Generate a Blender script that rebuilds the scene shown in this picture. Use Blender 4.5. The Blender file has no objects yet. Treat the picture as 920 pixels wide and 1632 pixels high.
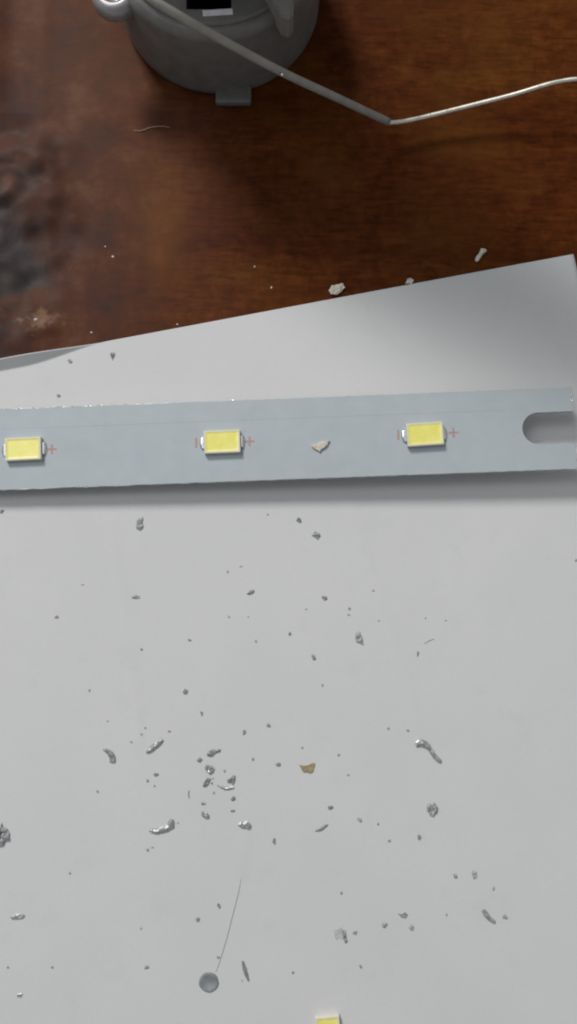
import bpy, bmesh, math, random
from mathutils import Vector, Matrix, noise

MM = 0.001
random.seed(7)
scene = bpy.context.scene
COL = scene.collection

# ------------------------------------------------------------------ camera
FOV = math.radians(60.0)
TILT = math.radians(6.0)
DIST = 114.5 * MM
cam_data = bpy.data.cameras.new("camera")
cam = bpy.data.objects.new("camera", cam_data)
COL.objects.link(cam)
cam_data.sensor_fit = 'VERTICAL'
cam_data.sensor_height = 36.0
cam_data.sensor_width = 36.0
cam_data.lens = 18.0 / math.tan(FOV / 2)
cam_data.clip_start = 0.004
cam_data.clip_end = 20.0
CAM = Vector((0, -DIST * math.sin(TILT), DIST * math.cos(TILT)))
cam.location = CAM
cam.rotation_euler = (TILT, 0, 0)
cam_data.dof.use_dof = True
cam_data.dof.focus_distance = 110.5 * MM
cam_data.dof.aperture_fstop = 20.0
scene.camera = cam
scene.cycles.filter_width = 2.1

# ------------------------------------------------------------------ world and lamps
world = bpy.data.worlds.new("World")
scene.world = world
world.use_nodes = True
world.node_tree.nodes["Background"].inputs[0].default_value = (0.92, 0.97, 1.0, 1)
world.node_tree.nodes["Background"].inputs[1].default_value = 0.25

def area_lamp(name, direction, dist, sx, sy, power, color):
    d = Vector(direction).normalized()
    l = bpy.data.lights.new(name, 'AREA')
    l.shape = 'RECTANGLE'
    l.size, l.size_y = sx, sy
    l.energy = power
    l.color = color
    o = bpy.data.objects.new(name, l)
    COL.objects.link(o)
    o.location = d * dist
    o.rotation_euler = (-d).to_track_quat('-Z', 'Y').to_euler()
    return o

area_lamp("window_light", (-0.52, 1.05, 1.0), 0.90, 0.18, 0.18, 5.5, (1.0, 0.985, 0.96))
area_lamp("ceiling_light", (-0.42, 0.34, 1.0), 1.30, 0.46, 0.46, 2.7, (0.96, 0.98, 1.0))

vs = scene.view_settings
scene.display_settings.display_device = 'sRGB'
vs.view_transform = 'Standard'
vs.look = 'None'
vs.exposure = 0.05
vs.gamma = 1.0
vs.use_curve_mapping = False

# ------------------------------------------------------------------ geometry helpers
T = math.tan(FOV / 2) * 2 / 1632.0
ROT = Matrix.Rotation(TILT, 3, 'X')

def ray(px, py):
    return ROT @ Vector(((px - 460) * T, (816 - py) * T, -1.0))

def at(px, py, z=0.0):
    """point of the table (height z) that the photograph shows at a pixel"""
    d = ray(px, py)
    return CAM + d * ((z - CAM.z) / d.z)

def smooth(a, b, x):
    t = max(0.0, min(1.0, (x - a) / (b - a)))
    return t * t * (3 - 2 * t)

def link_mesh(name, bm, mat, parent=None, shade=False):
    me = bpy.data.meshes.new(name)
    bmesh.ops.recalc_face_normals(bm, faces=bm.faces[:])
    bm.to_mesh(me)
    bm.free()
    if mat is not None:
        me.materials.append(mat)
    if shade:
        for p in me.polygons:
            p.use_smooth = True
    o = bpy.data.objects.new(name, me)
    COL.objects.link(o)
    if parent is not None:
        o.parent = parent
    return o

def tag(o, label=None, cat=None, group=None, kind=None):
    if label: o['label'] = label
    if cat: o['category'] = cat
    if group: o['group'] = group
    if kind: o['kind'] = kind
    return o

def empty(name, loc, label, cat, group=None):
    o = bpy.data.objects.new(name, None)
    o.empty_display_size = 0.005
    COL.objects.link(o)
    o.location = loc
    return tag(o, label, cat, group)

def add_box(bm, c, s, rot=None, bevel=0.0, segs=2):
    r = bmesh.ops.create_cube(bm, size=1.0)
    vsx = r['verts']
    for v in vsx:
        v.co = Vector((v.co.x * s[0], v.co.y * s[1], v.co.z * s[2]))
    if bevel > 0:
        es = list({e for v in vsx for e in v.link_edges})
        rb = bmesh.ops.bevel(bm, geom=es, offset=bevel, segments=segs, profile=0.6, affect='EDGES', clamp_overlap=True)
        vsx = list({v for f in rb['faces'] for v in f.verts} | {v for v in vsx if v.is_valid})
    for v in vsx:
        p = v.co.copy()
        if rot is not None:
            p = rot @ p
        v.co = p + Vector(c)
    return vsx

def add_lathe(bm, prof, n=48, c=(0, 0, 0), cap_bottom=True, cap_top=True):
    rings = []
    for r, z in prof:
        rings.append([bm.verts.new((c[0] + r * math.cos(2 * math.pi * k / n), c[1] + r * math.sin(2 * math.pi * k / n), c[2] + z)) for k in range(n)])
    for a, b in zip(rings, rings[1:]):
        for k in range(n):
            bm.faces.new((a[k], a[(k + 1) % n], b[(k + 1) % n], b[k]))
    if cap_bottom: bm.faces.new(rings[0][::-1])
    if cap_top: bm.faces.new(rings[-1])
    return rings

def add_tube(bm, pts, radii, n=12, caps=True):
    pts = [Vector(p) for p in pts]
    if not isinstance(radii, (list, tuple)):
        radii = [radii] * len(pts)
    rings = []
    up = Vector((0, 0, 1))
    for i, p in enumerate(pts):
        t = (pts[min(i + 1, len(pts) - 1)] - pts[max(i - 1, 0)]).normalized()
        if abs(t.dot(up)) > 0.98:
            up = Vector((0, 1, 0))
        s = t.cross(up).normalized()
        u = s.cross(t).normalized()
        rings.append([bm.verts.new(p + (s * math.cos(2 * math.pi * k / n) + u * math.sin(2 * math.pi * k / n)) * radii[i]) for k in range(n)])
    for a, b in zip(rings, rings[1:]):
        for k in range(n):
            bm.faces.new((a[k], a[(k + 1) % n], b[(k + 1) % n], b[k]))
    if caps:
        bm.faces.new(rings[0][::-1])
        bm.faces.new(rings[-1])

def catmull(P, n=8):
    P = [Vector(p) for p in P]
    out = []
    for i in range(len(P) - 1):
        a, b, c, d = P[max(i - 1, 0)], P[i], P[i + 1], P[min(i + 2, len(P) - 1)]
        for k in range(n):
            t = k / n
            out.append(0.5 * ((2 * b) + (c - a) * t + (2 * a - 5 * b + 4 * c - d) * t * t + (-a + 3 * b - 3 * c + d) * t ** 3))
    out.append(P[-1])
    return out

# ------------------------------------------------------------------ material helpers
class NT:
    def __init__(self, name):
        self.m = bpy.data.materials.new(name)
        self.m.use_nodes = True
        self.t = self.m.node_tree
        self.b = self.t.nodes["Principled BSDF"]
        self.out = self.t.nodes["Material Output"]
        self.co = self.n('ShaderNodeTexCoord')
    def n(self, kind, **kw):
        x = self.t.nodes.new(kind)
        for k, v in kw.items():
            setattr(x, k, v)
        return x
    def l(self, a, b):
        self.t.links.new(a, b)
    def mapping(self, scale=(1, 1, 1), rot=(0, 0, 0), loc=(0, 0, 0)):
        m = self.n('ShaderNodeMapping')
        m.inputs['Scale'].default_value = scale
        m.inputs['Rotation'].default_value = rot
        m.inputs['Location'].default_value = loc
        self.l(self.co.outputs['Object'], m.inputs['Vector'])
        return m.outputs[0]
    def noise(self, scale, detail=4, rough=0.55, vec=None, dist=0.0):
        x = self.n('ShaderNodeTexNoise')
        x.inputs['Scale'].default_value = scale
        x.inputs['Detail'].default_value = detail
        x.inputs['Roughness'].default_value = rough
        x.inputs['Distortion'].default_value = dist
        self.l(vec if vec is not None else self.co.outputs['Object'], x.inputs['Vector'])
        return x.outputs['Fac']
    def ramp(self, fac, stops):
        r = self.n('ShaderNodeValToRGB')
        e = r.color_ramp.elements
        while len(e) < len(stops):
            e.new(0.5)
        for el, (p, c) in zip(e, stops):
            el.position = p
            el.color = c if len(c) == 4 else (*c, 1)
        self.l(fac, r.inputs[0])
        return r.outputs[0]
    def mix(self, fac, a, b, mode='MIX'):
        x = self.n('ShaderNodeMix', data_type='RGBA', blend_type=mode)
        for sock, val in ((x.inputs[0], fac), (x.inputs[6], a), (x.inputs[7], b)):
            if hasattr(val, 'is_linked'):
                self.l(val, sock)
            elif isinstance(val, (int, float)):
                sock.default_value = val
            else:
                sock.default_value = (*val, 1) if len(val) == 3 else val
        return x.outputs[2]
    def math(self, op, a, b=0.0, clamp=False):
        x = self.n('ShaderNodeMath', operation=op, use_clamp=clamp)
        for sock, val in ((x.inputs[0], a), (x.inputs[1], b)):
            if hasattr(val, 'is_linked'):
                self.l(val, sock)
            else:
                sock.default_value = val
        return x.outputs[0]
    def bump(self, height, strength, dist):
        x = self.n('ShaderNodeBump')
        x.inputs['Strength'].default_value = strength
        x.inputs['Distance'].default_value = dist
        self.l(height, x.inputs['Height'])
        self.l(x.outputs[0], self.b.inputs['Normal'])
        return x
    def set(self, **kw):
        names = dict(color='Base Color', rough='Roughness', metal='Metallic', spec='Specular IOR Level', coat='Coat Weight',
                     coat_rough='Coat Roughness', sss='Subsurface Weight', trans='Transmission Weight', ior='IOR')
        for k, v in kw.items():
            s = self.b.inputs[names[k]]
            if hasattr(v, 'is_linked'):
                self.l(v, s)
            elif isinstance(v, (tuple, list)):
                s.default_value = (*v, 1) if len(v) == 3 else v
            else:
                s.default_value = v
        return self

def simple(name, color, rough, metal=0.0, var=0.12, scale=900, bump=0.0, spec=0.5, coat=0.0):
    n = NT(name)
    f = n.noise(scale, 5, 0.6)
    lo = tuple(c * (1 - var) for c in color)
    hi = tuple(min(1, c * (1 + var)) for c in color)
    n.set(color=n.ramp(f, [(0.3, lo), (0.7, hi)]), metal=metal, spec=spec, coat=coat)
    n.set(rough=n.ramp(n.noise(scale * 1.7, 3), [(0.3, (rough * 0.85,) * 3), (0.7, (min(1, rough * 1.15),) * 3)]))
    if bump:
        n.bump(f, 1.0, bump)
    return n.m

# -------- wood of the table: dark red-brown varnish, scorched grey patch at the left
BURN = at(-25, 400)
def wood_material():
    n = NT("varnished_wood")
    v1 = n.mapping((300, 1500, 60), (0, 0, math.radians(7)))
    v3 = n.mapping((650, 420, 60), (0, 0, math.radians(-12)))
    v2 = n.mapping((22, 70, 16), (0, 0, math.radians(5)))
    g1 = n.noise(1.0, 6, 0.65, v1, 0.5)
    g3 = n.noise(1.0, 4, 0.65, v3, 0.3)
    g2 = n.noise(1.0, 4, 0.55, v2, 1.2)
    blot = n.noise(62, 3, 0.55)
    base = n.ramp(g2, [(0.25, (0.052, 0.0115, 0.0031)), (0.5, (0.085, 0.0215, 0.0046)), (0.76, (0.122, 0.0400, 0.0072))])
    fine = n.ramp(g1, [(0.34, (0.64, 0.60, 0.58)), (0.52, (1.02, 1.0, 1.0)), (0.68, (1.24, 1.28, 1.24))])
    c = n.mix(1.0, base, fine, 'MULTIPLY')
    c = n.mix(1.0, c, n.ramp(g3, [(0.35, (0.80, 0.76, 0.74)), (0.65, (1.16, 1.18, 1.16))]), 'MULTIPLY')
    c = n.mix(n.ramp(blot, [(0.46, (0, 0, 0)), (0.75, (0.7, 0.7, 0.7))]), c, (0.108, 0.040, 0.0075))
    # worn amber scuff
    def spot(px, py, r, sy, wob, wamt):
        sub = n.n('ShaderNodeVectorMath', operation='SUBTRACT')
        n.l(n.co.outputs['Object'], sub.inputs[0])
        sub.inputs[1].default_value = at(px, py)
        sc = n.n('ShaderNodeVectorMath', operation='MULTIPLY')
        n.l(sub.outputs[0], sc.inputs[0])
        sc.inputs[1].default_value = (1.0, sy, 1.0)
        ln = n.n('ShaderNodeVectorMath', operation='LENGTH')
        n.l(sc.outputs[0], ln.inputs[0])
        return n.math('ADD', ln.outputs[1], n.math('MULTIPLY', n.math('SUBTRACT', wob, 0.5), wamt))
    def fall(d, r1, r0, m):
        mr = n.n('ShaderNodeMapRange', interpolation_type='SMOOTHSTEP')
        n.l(d, mr.inputs[0])
        for k, v in ((1, r1), (2, r0), (3, 0.0), (4, m)):
            mr.inputs[k].default_value = v
        return mr.outputs[0]
    wob = n.noise(170, 2, 0.5)
    wob3 = n.noise(420, 3, 0.6)
    wob2 = n.noise(80, 3, 0.6)
    c = n.mix(fall(spot(255, 370, 0, 0.5, wob, 0.006), 0.0052, 0.0005, 0.75), c, (0.165, 0.062, 0.012))
    d = spot(-25, 400, 0, 0.62, wob2, 0.016)
    d = n.math('ADD', d, n.math('MULTIPLY', n.math('SUBTRACT', wob, 0.5), 0.010))
    burn = fall(d, 0.0130, 0.0052, 0.88)
    sheen_mask = fall(spot(-60, 380, 0, 0.75, wob2, 0.016), 0.044, 0.012, 0.9)  # varnish sheen on the left, painted into the wood colour as a paler zone
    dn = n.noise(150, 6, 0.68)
    sheen_col = n.ramp(dn, [(0.32, (0.050, 0.032, 0.029)), (0.52, (0.092, 0.037, 0.024)), (0.68, (0.142, 0.068, 0.042))])
    c = n.mix(sheen_mask, c, sheen_col)
    cn = n.noise(125, 5, 0.56, None, 0.9)
    char = n.ramp(cn, [(0.28, (0.024, 0.021, 0.021)), (0.42, (0.046, 0.044, 0.045)), (0.54, (0.076, 0.068, 0.066)), (0.62, (0.105, 0.052, 0.037)), (0.74, (0.140, 0.110, 0.098))])
    c = n.mix(burn, c, char)
    # pale scraped spot beside the paper
    c = n.mix(fall(spot(60, 512, 0, 1.6, wob3, 0.0085), 0.0026, 0.0009, 0.75), c, (0.23, 0.140, 0.085))
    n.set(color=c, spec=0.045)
    n.set(rough=n.mix(burn, n.ramp(g1, [(0.3, (0.40,) * 3), (0.7, (0.47,) * 3)]), (0.65, 0.65, 0.65)))
    h = n.math('ADD', n.math('MULTIPLY', g1, 0.12), n.math('MULTIPLY', n.math('MULTIPLY', cn, burn), 2.0))
    n.bump(h, 0.6, 0.00025)
    return n.m

def paper_material():
    n = NT("white_paper")
    f = n.noise(3200, 4, 0.6)
    g = n.noise(60, 4, 0.55)
    c = n.ramp(g, [(0.3, (0.604, 0.602, 0.602)), (0.7, (0.636, 0.632, 0.632))])
    c = n.mix(n.ramp(f, [(0.30, (0.5, 0.5, 0.5)), (0.5, (0, 0, 0))]), c, (0.575, 0.580, 0.580))
    sm = n.noise(130, 6, 0.72)
    c = n.mix(n.ramp(sm, [(0.56, (0, 0, 0)), (0.80, (0.25, 0.25, 0.25))]), c, (0.46, 0.468, 0.472))
    n.set(color=c, rough=0.86, spec=0.25)
    n.bump(n.noise(2600, 5, 0.65), 0.35, 0.00004)
    return n.m

def mask_material():
    n = NT("white_solder_mask")
    f = n.noise(400, 5, 0.6)
    v = n.mapping((60, 900, 60))
    s = n.noise(1.0, 4, 0.6, v)
    c = n.ramp(f, [(0.3, (0.405, 0.452, 0.480)), (0.7, (0.440, 0.482, 0.505))])
    c = n.mix(n.ramp(s, [(0.55, (0, 0, 0)), (0.8, (0.4, 0.4, 0.4))]), c, (0.47, 0.505, 0.52))
    sm = n.noise(150, 6, 0.7, None, 0.6)
    c = n.mix(n.ramp(sm, [(0.56, (0, 0, 0)), (0.74, (0.5, 0.5, 0.5))]), c, (0.375, 0.410, 0.425))
    v5 = n.mapping((1400, 90, 60), (0, 0, math.radians(24)))
    sc = n.noise(1.0, 3, 0.5, v5)
    c = n.mix(n.ramp(sc, [(0.70, (0, 0, 0)), (0.76, (0.35, 0.35, 0.35))]), c, (0.54, 0.57, 0.58))
    n.set(color=c, rough=0.5, spec=0.35)
    n.bump(s, 0.25, 0.00004)
    return n.m

def metal_material(name, lo, hi, rough, scale=2500, bump=0.00006):
    n = NT(name)
    f = n.noise(scale, 5, 0.65)
    n.set(color=n.ramp(f, [(0.3, lo), (0.7, hi)]), metal=1.0)
    n.set(rough=n.ramp(n.noise(scale * 0.6, 3), [(0.3, (rough * 0.7,) * 3), (0.7, (rough * 1.3,) * 3)]))
    n.bump(f, 0.8, bump)
    return n.m

def phosphor_material():
    n = NT("yellow_phosphor")
    f = n.noise(900, 5, 0.65)
    g = n.noise(520, 3, 0.6)
    c = n.ramp(f, [(0.3, (0.83, 0.76, 0.155)), (0.7, (0.92, 0.85, 0.245))])
    c = n.mix(n.ramp(g, [(0.45, (0, 0, 0)), (0.7, (0.5, 0.5, 0.5))]), c, (0.93, 0.87, 0.36))
    n.set(color=c, rough=0.35, spec=0.5, coat=0.2)
    return n.m

M_WOOD = wood_material()
M_PAPER = paper_material()
M_MASK = mask_material()
M_ALU = metal_material("raw_aluminium_edge", (0.55, 0.55, 0.56), (0.80, 0.80, 0.81), 0.32, 1500, 0.00001)
M_SHAVING = simple("aluminium_shaving", (0.42, 0.425, 0.43), 0.46, metal=0.55, var=0.18, scale=1600)
M_DULL = simple("dull_aluminium", (0.36, 0.362, 0.365), 0.6, metal=0.3, var=0.3, scale=1100)
M_SPECK = simple("dull_metal_speck", (0.27, 0.275, 0.28), 0.5, metal=0.25, var=0.2, scale=1600)
M_SOLDER = metal_material("bright_solder", (0.70, 0.70, 0.69), (0.92, 0.92, 0.91), 0.20, 1200, 0.00001)
M_WIRE = metal_material("tinned_wire", (0.74, 0.69, 0.60), (0.90, 0.86, 0.76), 0.42, 1200, 0.00001)
M_SLEEVE = simple("grey_insulation", (0.30, 0.28, 0.25), 0.55, var=0.15, scale=700)
M_GREY = simple("grey_plastic", (0.160, 0.148, 0.140), 0.45, var=0.16, scale=520, bump=0.00003)
M_GREY_PALE = simple("pale_grey_plastic", (0.27, 0.25, 0.235), 0.45, var=0.1, scale=900)
M_BLACK = simple("black_cavity_plastic", (0.006, 0.006, 0.006), 0.7, var=0.1)
M_KNOB = simple("satin_grey_ring", (0.36, 0.34, 0.35), 0.3, metal=0.35, var=0.08, scale=800)
M_STEEL = metal_material("polished_steel", (0.55, 0.54, 0.55), (0.72, 0.71, 0.72), 0.45, 800, 0.00002)
M_BODY = simple("white_led_plastic", (0.72, 0.69, 0.58), 0.45, var=0.05, scale=1500)
M_PHOS = phosphor_material()
M_RED = simple("red_print", (0.44, 0.255, 0.225), 0.6, var=0.18, scale=3500)
M_CREAM = simple("cream_chip", (0.62, 0.57, 0.47), 0.7, var=0.15, scale=1800, bump=0.00006)
M_TAN = simple("tan_chip", (0.34, 0.265, 0.150), 0.6, var=0.25, scale=1800, bump=0.00005)
M_PALE = simple("pale_crumb", (0.66, 0.65, 0.62), 0.7, var=0.12, scale=2500, bump=0.00005)
M_HAIR = simple("grey_hair", (0.16, 0.155, 0.15), 0.6, var=0.2, scale=900)
M_HAIR_GREY = simple("soft_grey_hair", (0.40, 0.40, 0.40), 0.7, var=0.1)
M_HAIR_PALE = simple("pale_hair", (0.34, 0.23, 0.18), 0.6, var=0.2, scale=900)
M_DISC = simple("grey_dross", (0.235, 0.247, 0.255), 0.6, var=0.3, scale=520, bump=0.00008)
M_SMUDGE = simple("grey_smudge", (0.47, 0.475, 0.48), 0.85, var=0.2, scale=900)
M_DUST = simple("grey_dust", (0.38, 0.385, 0.39), 0.8, var=0.2, scale=2500)

# ------------------------------------------------------------------ table
def table_height(x, y):
    dx, dy = x - BURN.x, (y - BURN.y) * 0.62
    w = 1 - smooth(0.006, 0.016, math.hypot(dx, dy) + 0.004 * noise.noise((x * 160, y * 160, 3)))
    h = 0.0
    if w > 0:
        h = w * (0.0006 + 0.0020 * noise.noise((x * 170, y * 170, 0.5)) + 0.0008 * noise.noise((x * 420, y * 420, 1.5)))
        # rounded blister
        c = at(8, 303)
        r = math.hypot(x - c.x, y - c.y)
        h += 0.0016 * (1 - smooth(0.0016, 0.0036, r))
    # nothing stands up under the sheet
    e1, e2 = at(0, 577), at(912, 407)
    side = ((e2.x - e1.x) * (y - e1.y) - (e2.y - e1.y) * (x - e1.x)) / (e2 - e1).length
    return h * smooth(0.0003, 0.0040, side)

def axis(fine_a, fine_b, step, lo, hi, coarse):
    v = []
    x = lo
    while x < fine_a - 1e-9:
        v.append(x); x += coarse
    x = fine_a
    while x < fine_b:
        v.append(x); x += step
    x = fine_b
    while x < hi + 1e-9:
        v.append(x); x += coarse
    return v

def build_table():
    a, b = at(-120, 620), at(200, 180)
    xs = axis(a.x, b.x, 0.00032, -0.50, 0.50, 0.03)
    ys = axis(a.y, b.y, 0.00032, -0.40, 0.50, 0.03)
    bm = bmesh.new()
    vg = [[bm.verts.new((x, y, table_height(x, y))) for x in xs] for y in ys]
    for j in range(len(ys) - 1):
        for i in range(len(xs) - 1):
            bm.faces.new((vg[j][i], vg[j][i + 1], vg[j + 1][i + 1], vg[j + 1][i]))
    # the thick edge of the top
    ring = vg[0] + [r[-1] for r in vg[1:]] + vg[-1][-2::-1] + [r[0] for r in vg[-2:0:-1]]
    low = [bm.verts.new((v.co.x, v.co.y, -0.03)) for v in ring]
    for k in range(len(ring)):
        q = (k + 1) % len(ring)
        bm.faces.new((ring[k], low[k], low[q], ring[q]))
    bm.faces.new(low[::-1])
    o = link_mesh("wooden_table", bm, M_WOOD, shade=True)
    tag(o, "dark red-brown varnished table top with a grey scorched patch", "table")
build_table()

# ------------------------------------------------------------------ paper
PC = at(912.5, 407)
_pe = at(0, 577) - PC
PX = Vector((_pe.x, _pe.y, 0)).normalized()           # along the top edge, to the left
PY = Vector((-PX.y, PX.x, 0))                          # down the sheet
if PY.y > 0: PY = -PY
def paper_uv(x, y):
    d = Vector((x - PC.x, y - PC.y, 0))
    return d.dot(PX), d.dot(PY)

CREASES = [[(178, 830), (196, 960), (216, 1080), (222, 1180)], [(556, 800), (590, 900), (640, 1060), (672, 1180)], [(392, 1320), (386, 1370)]]
CREASES = [[at(*p) for p in c] for c in CREASES]
def seg_dist(p, a, b):
    ab = b - a
    t = max(0.0, min(1.0, (p - a).dot(ab) / ab.length_squared))
    return (p - a - ab * t).length

def paper_z(x, y):
    u, v = paper_uv(x, y)
    z = 0.00012 + 0.00028 * (noise.noise((x * 22, y * 22, 4.0)) + 0.6)
    p = Vector((x, y, 0))
    for c in CREASES:
        d = min(seg_dist(p, a, b) for a, b in zip(c, c[1:]))
        if d < 0.003:
            z += 0.00006 * math.exp(-(d / 0.0005) ** 2)
    z = max(z, 0.00006)
    # the top edge turns up towards its left end
    w = smooth(0.0625, 0.0745, u)
    vm = 0.00125 * w
    if w > 0 and v < vm:
        z += (vm - v) * 0.9
    # flat against the table at the corner
    return z

def build_paper():
    us = axis(0.0, 0.100, 0.0006, 0.0, 0.297, 0.012)
    vsx = [0.0001 * k for k in range(0, 34)] + axis(0.0034, 0.125, 0.0006, 0.0034, 0.21, 0.012)
    bm = bmesh.new()
    g = []
    for v in vsx:
        row = []
        for u in us:
            p = PC + PX * u + PY * v
            row.append(bm.verts.new((p.x, p.y, paper_z(p.x, p.y))))
        g.append(row)
    for j in range(len(vsx) - 1):
        for i in range(len(us) - 1):
            bm.faces.new((g[j][i], g[j + 1][i], g[j + 1][i + 1], g[j][i + 1]))
    o = link_mesh("paper_sheet", bm, M_PAPER, shade=True)
    # make the face normals point up before giving it its thickness
    me = o.data
    if me.polygons[0].normal.z < 0:
        me.flip_normals()
    s = o.modifiers.new("thickness", 'SOLIDIFY')
    s.thickness = 0.0001
    s.offset = 1.0
    tag(o, "white sheet of paper lying under the strip, littered with grey shavings", "paper")
build_paper()
def on_paper(px, py):
    p = at(px, py, 0.0003)
    return Vector((p.x, p.y, paper_z(p.x, p.y) + 0.0001))

# ------------------------------------------------------------------ LED strip
THICK = 1.0 * MM
zL, zR = 2.45 * MM, 3.85 * MM                    # height of the top face at the left frame edge / right end
aT, aB = at(0, 652, zL), at(0, 781, zL)
bT, bB = at(908, 618, zR), at(908, 747.5, zR)
cL, cR = (aT + aB) / 2, (bT + bB) / 2
SW = ((aT - aB).length + (bT - bB).length) / 2
X = (cR - cL).normalized()
Yv = Vector((0, 0, 1)).cross(X).normalized()
Zv = X.cross(Yv).normalized()
STRIP_M = Matrix((( X.x, Yv.x, Zv.x, cR.x), (X.y, Yv.y, Zv.y, cR.y), (X.z, Yv.z, Zv.z, cR.z), (0, 0, 0, 1)))
STRIP_I = STRIP_M.inverted()
def strip_local(px, py, h=0.0):
    d = ray(px, py)
    n = Zv
    t = (cR + n * h - CAM).dot(n) / d.dot(n)
    return STRIP_I @ (CAM + d * t)

strip = empty("led_strip", (0, 0, 0), "white LED light strip with slotted right end lying across the paper", "LED strip")
strip.matrix_world = STRIP_M
LEFT = -(cR - cL).length - 0.045
e = strip_local(912, 636).x
s_top, s_bot = strip_local(905, 656).y, strip_local(858, 707.5).y
s_end = strip_local(833, 682).x
s_r = (s_top - s_bot) / 2

def slab(name, inset, jag, seed, z0, z1, mat, parent):
    rnd = random.Random(seed)
    W = SW / 2 - inset
    R = 3
    mid, rad = (s_top + s_bot) / 2, s_r + inset
    x_s, x_e = s_end - inset, e - inset
    bm = bmesh.new()
    def column(x, y0, y1, jag0, jag1, endj=0.0):
        out = []
        for k in range(R + 1):
            y = y0 + (y1 - y0) * k / R
            if k == 0: y += rnd.uniform(-1, 1) * jag * jag0
            if k == R: y += rnd.uniform(-1, 1) * jag * jag1
            out.append(bm.verts.new((x + rnd.uniform(-1, 1) * endj, y, z1)))
        return out
    def weave(a, b):
        for k in range(len(a) - 1):
            bm.faces.new((a[k], b[k], b[k + 1], a[k + 1]))
    n = 170
    prev_lo = prev_hi = None
    for i in range(n + 1):
        x = LEFT + inset + (x_s - LEFT - inset) * i / n
        lo = column(x, -W, mid, 1, 0)
        hi = [lo[-1]] + column(x, mid, W, 0, 1)[1:]
        if prev_lo:
            weave(prev_lo, lo); weave(prev_hi, hi)
        prev_lo, prev_hi = lo, hi
    xs = [x_s + rad * (1 - math.cos(math.pi / 2 * k / 9)) for k in range(1, 10)] + [x_s + rad + (x_e - x_s - rad) * k / 8 for k in range(1, 9)]
    for i, x in enumerate(xs):
        q = min(1.0, (x_s + rad - x) / rad) if x < x_s + rad else 0.0
        hgt = rad * math.sqrt(max(0.0, 1 - q * q))
        last = 0.08 * MM if i == len(xs) - 1 else 0.0
        j = 1 if i > 9 else 0
        lo = column(x, -W, mid - hgt, 1, j, last)
        hi = column(x, mid + hgt, W, j, 1, last)
        weave(prev_lo, lo); weave(prev_hi, hi)
        prev_lo, prev_hi = lo, hi
    r = bmesh.ops.extrude_face_region(bm, geom=bm.faces[:])
    loose_v = [v for v in bm.verts if not v.link_faces]
    for v in r['geom']:
        if isinstance(v, bmesh.types.BMVert):
            v.co.z = z0
    if loose_v:
        bmesh.ops.delete(bm, geom=loose_v, context='VERTS')
    return link_mesh(name, bm, mat, parent)

slab("aluminium_base", 0.0, 0.03 * MM, 3, -THICK, -0.08 * MM, M_ALU, strip)
slab("solder_mask", 0.035 * MM, 0.03 * MM, 9, -0.0805 * MM, 0.0, M_MASK, strip)

# raised traces under the solder mask
bm = bmesh.new()
ty = strip_local(300, 668).y
add_box(bm, ((LEFT + s_end) / 2, ty, -0.003 * MM), (s_end - LEFT - 4 * MM, 0.8 * MM, 0.03 * MM), None, 0.0149 * MM, 3)
link_mesh("copper_trace", bm, M_MASK, strip)
# bright burrs left by the saw on the long upper edge and at the cut end
def burr(path, seed, size):
    rnd = random.Random(seed)
    bm = bmesh.new()
    for (x0, y0, x1, y1, n) in path:
        for k in range(n):
            t = rnd.random()
            x, y = x0 + (x1 - x0) * t, y0 + (y1 - y0) * t
            s = size * rnd.uniform(0.4, 1.3)
            r = bmesh.ops.create_icosphere(bm, subdivisions=1, radius=s)
            for v in r['verts']:
                q = v.co * rnd.uniform(0.7, 1.3)
                v.co = Vector((x + q.x * 1.8, y + q.y * 0.7, -0.06 * MM + q.z * 0.7))
    return link_mesh("edge_burr", bm, M_SOLDER, strip)
b = burr([(strip_local(0, 652).x, SW / 2, strip_local(150, 648).x, SW / 2, 26), (strip_local(150, 648).x, SW / 2, strip_local(480, 636).x, SW / 2, 14),
      (e, s_top + 0.3 * MM, e, SW / 2, 12), (e, -SW / 2, e, s_bot - 0.2 * MM, 14)], 5, 0.085 * MM)
b['kind'] = 'stuff'

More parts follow.
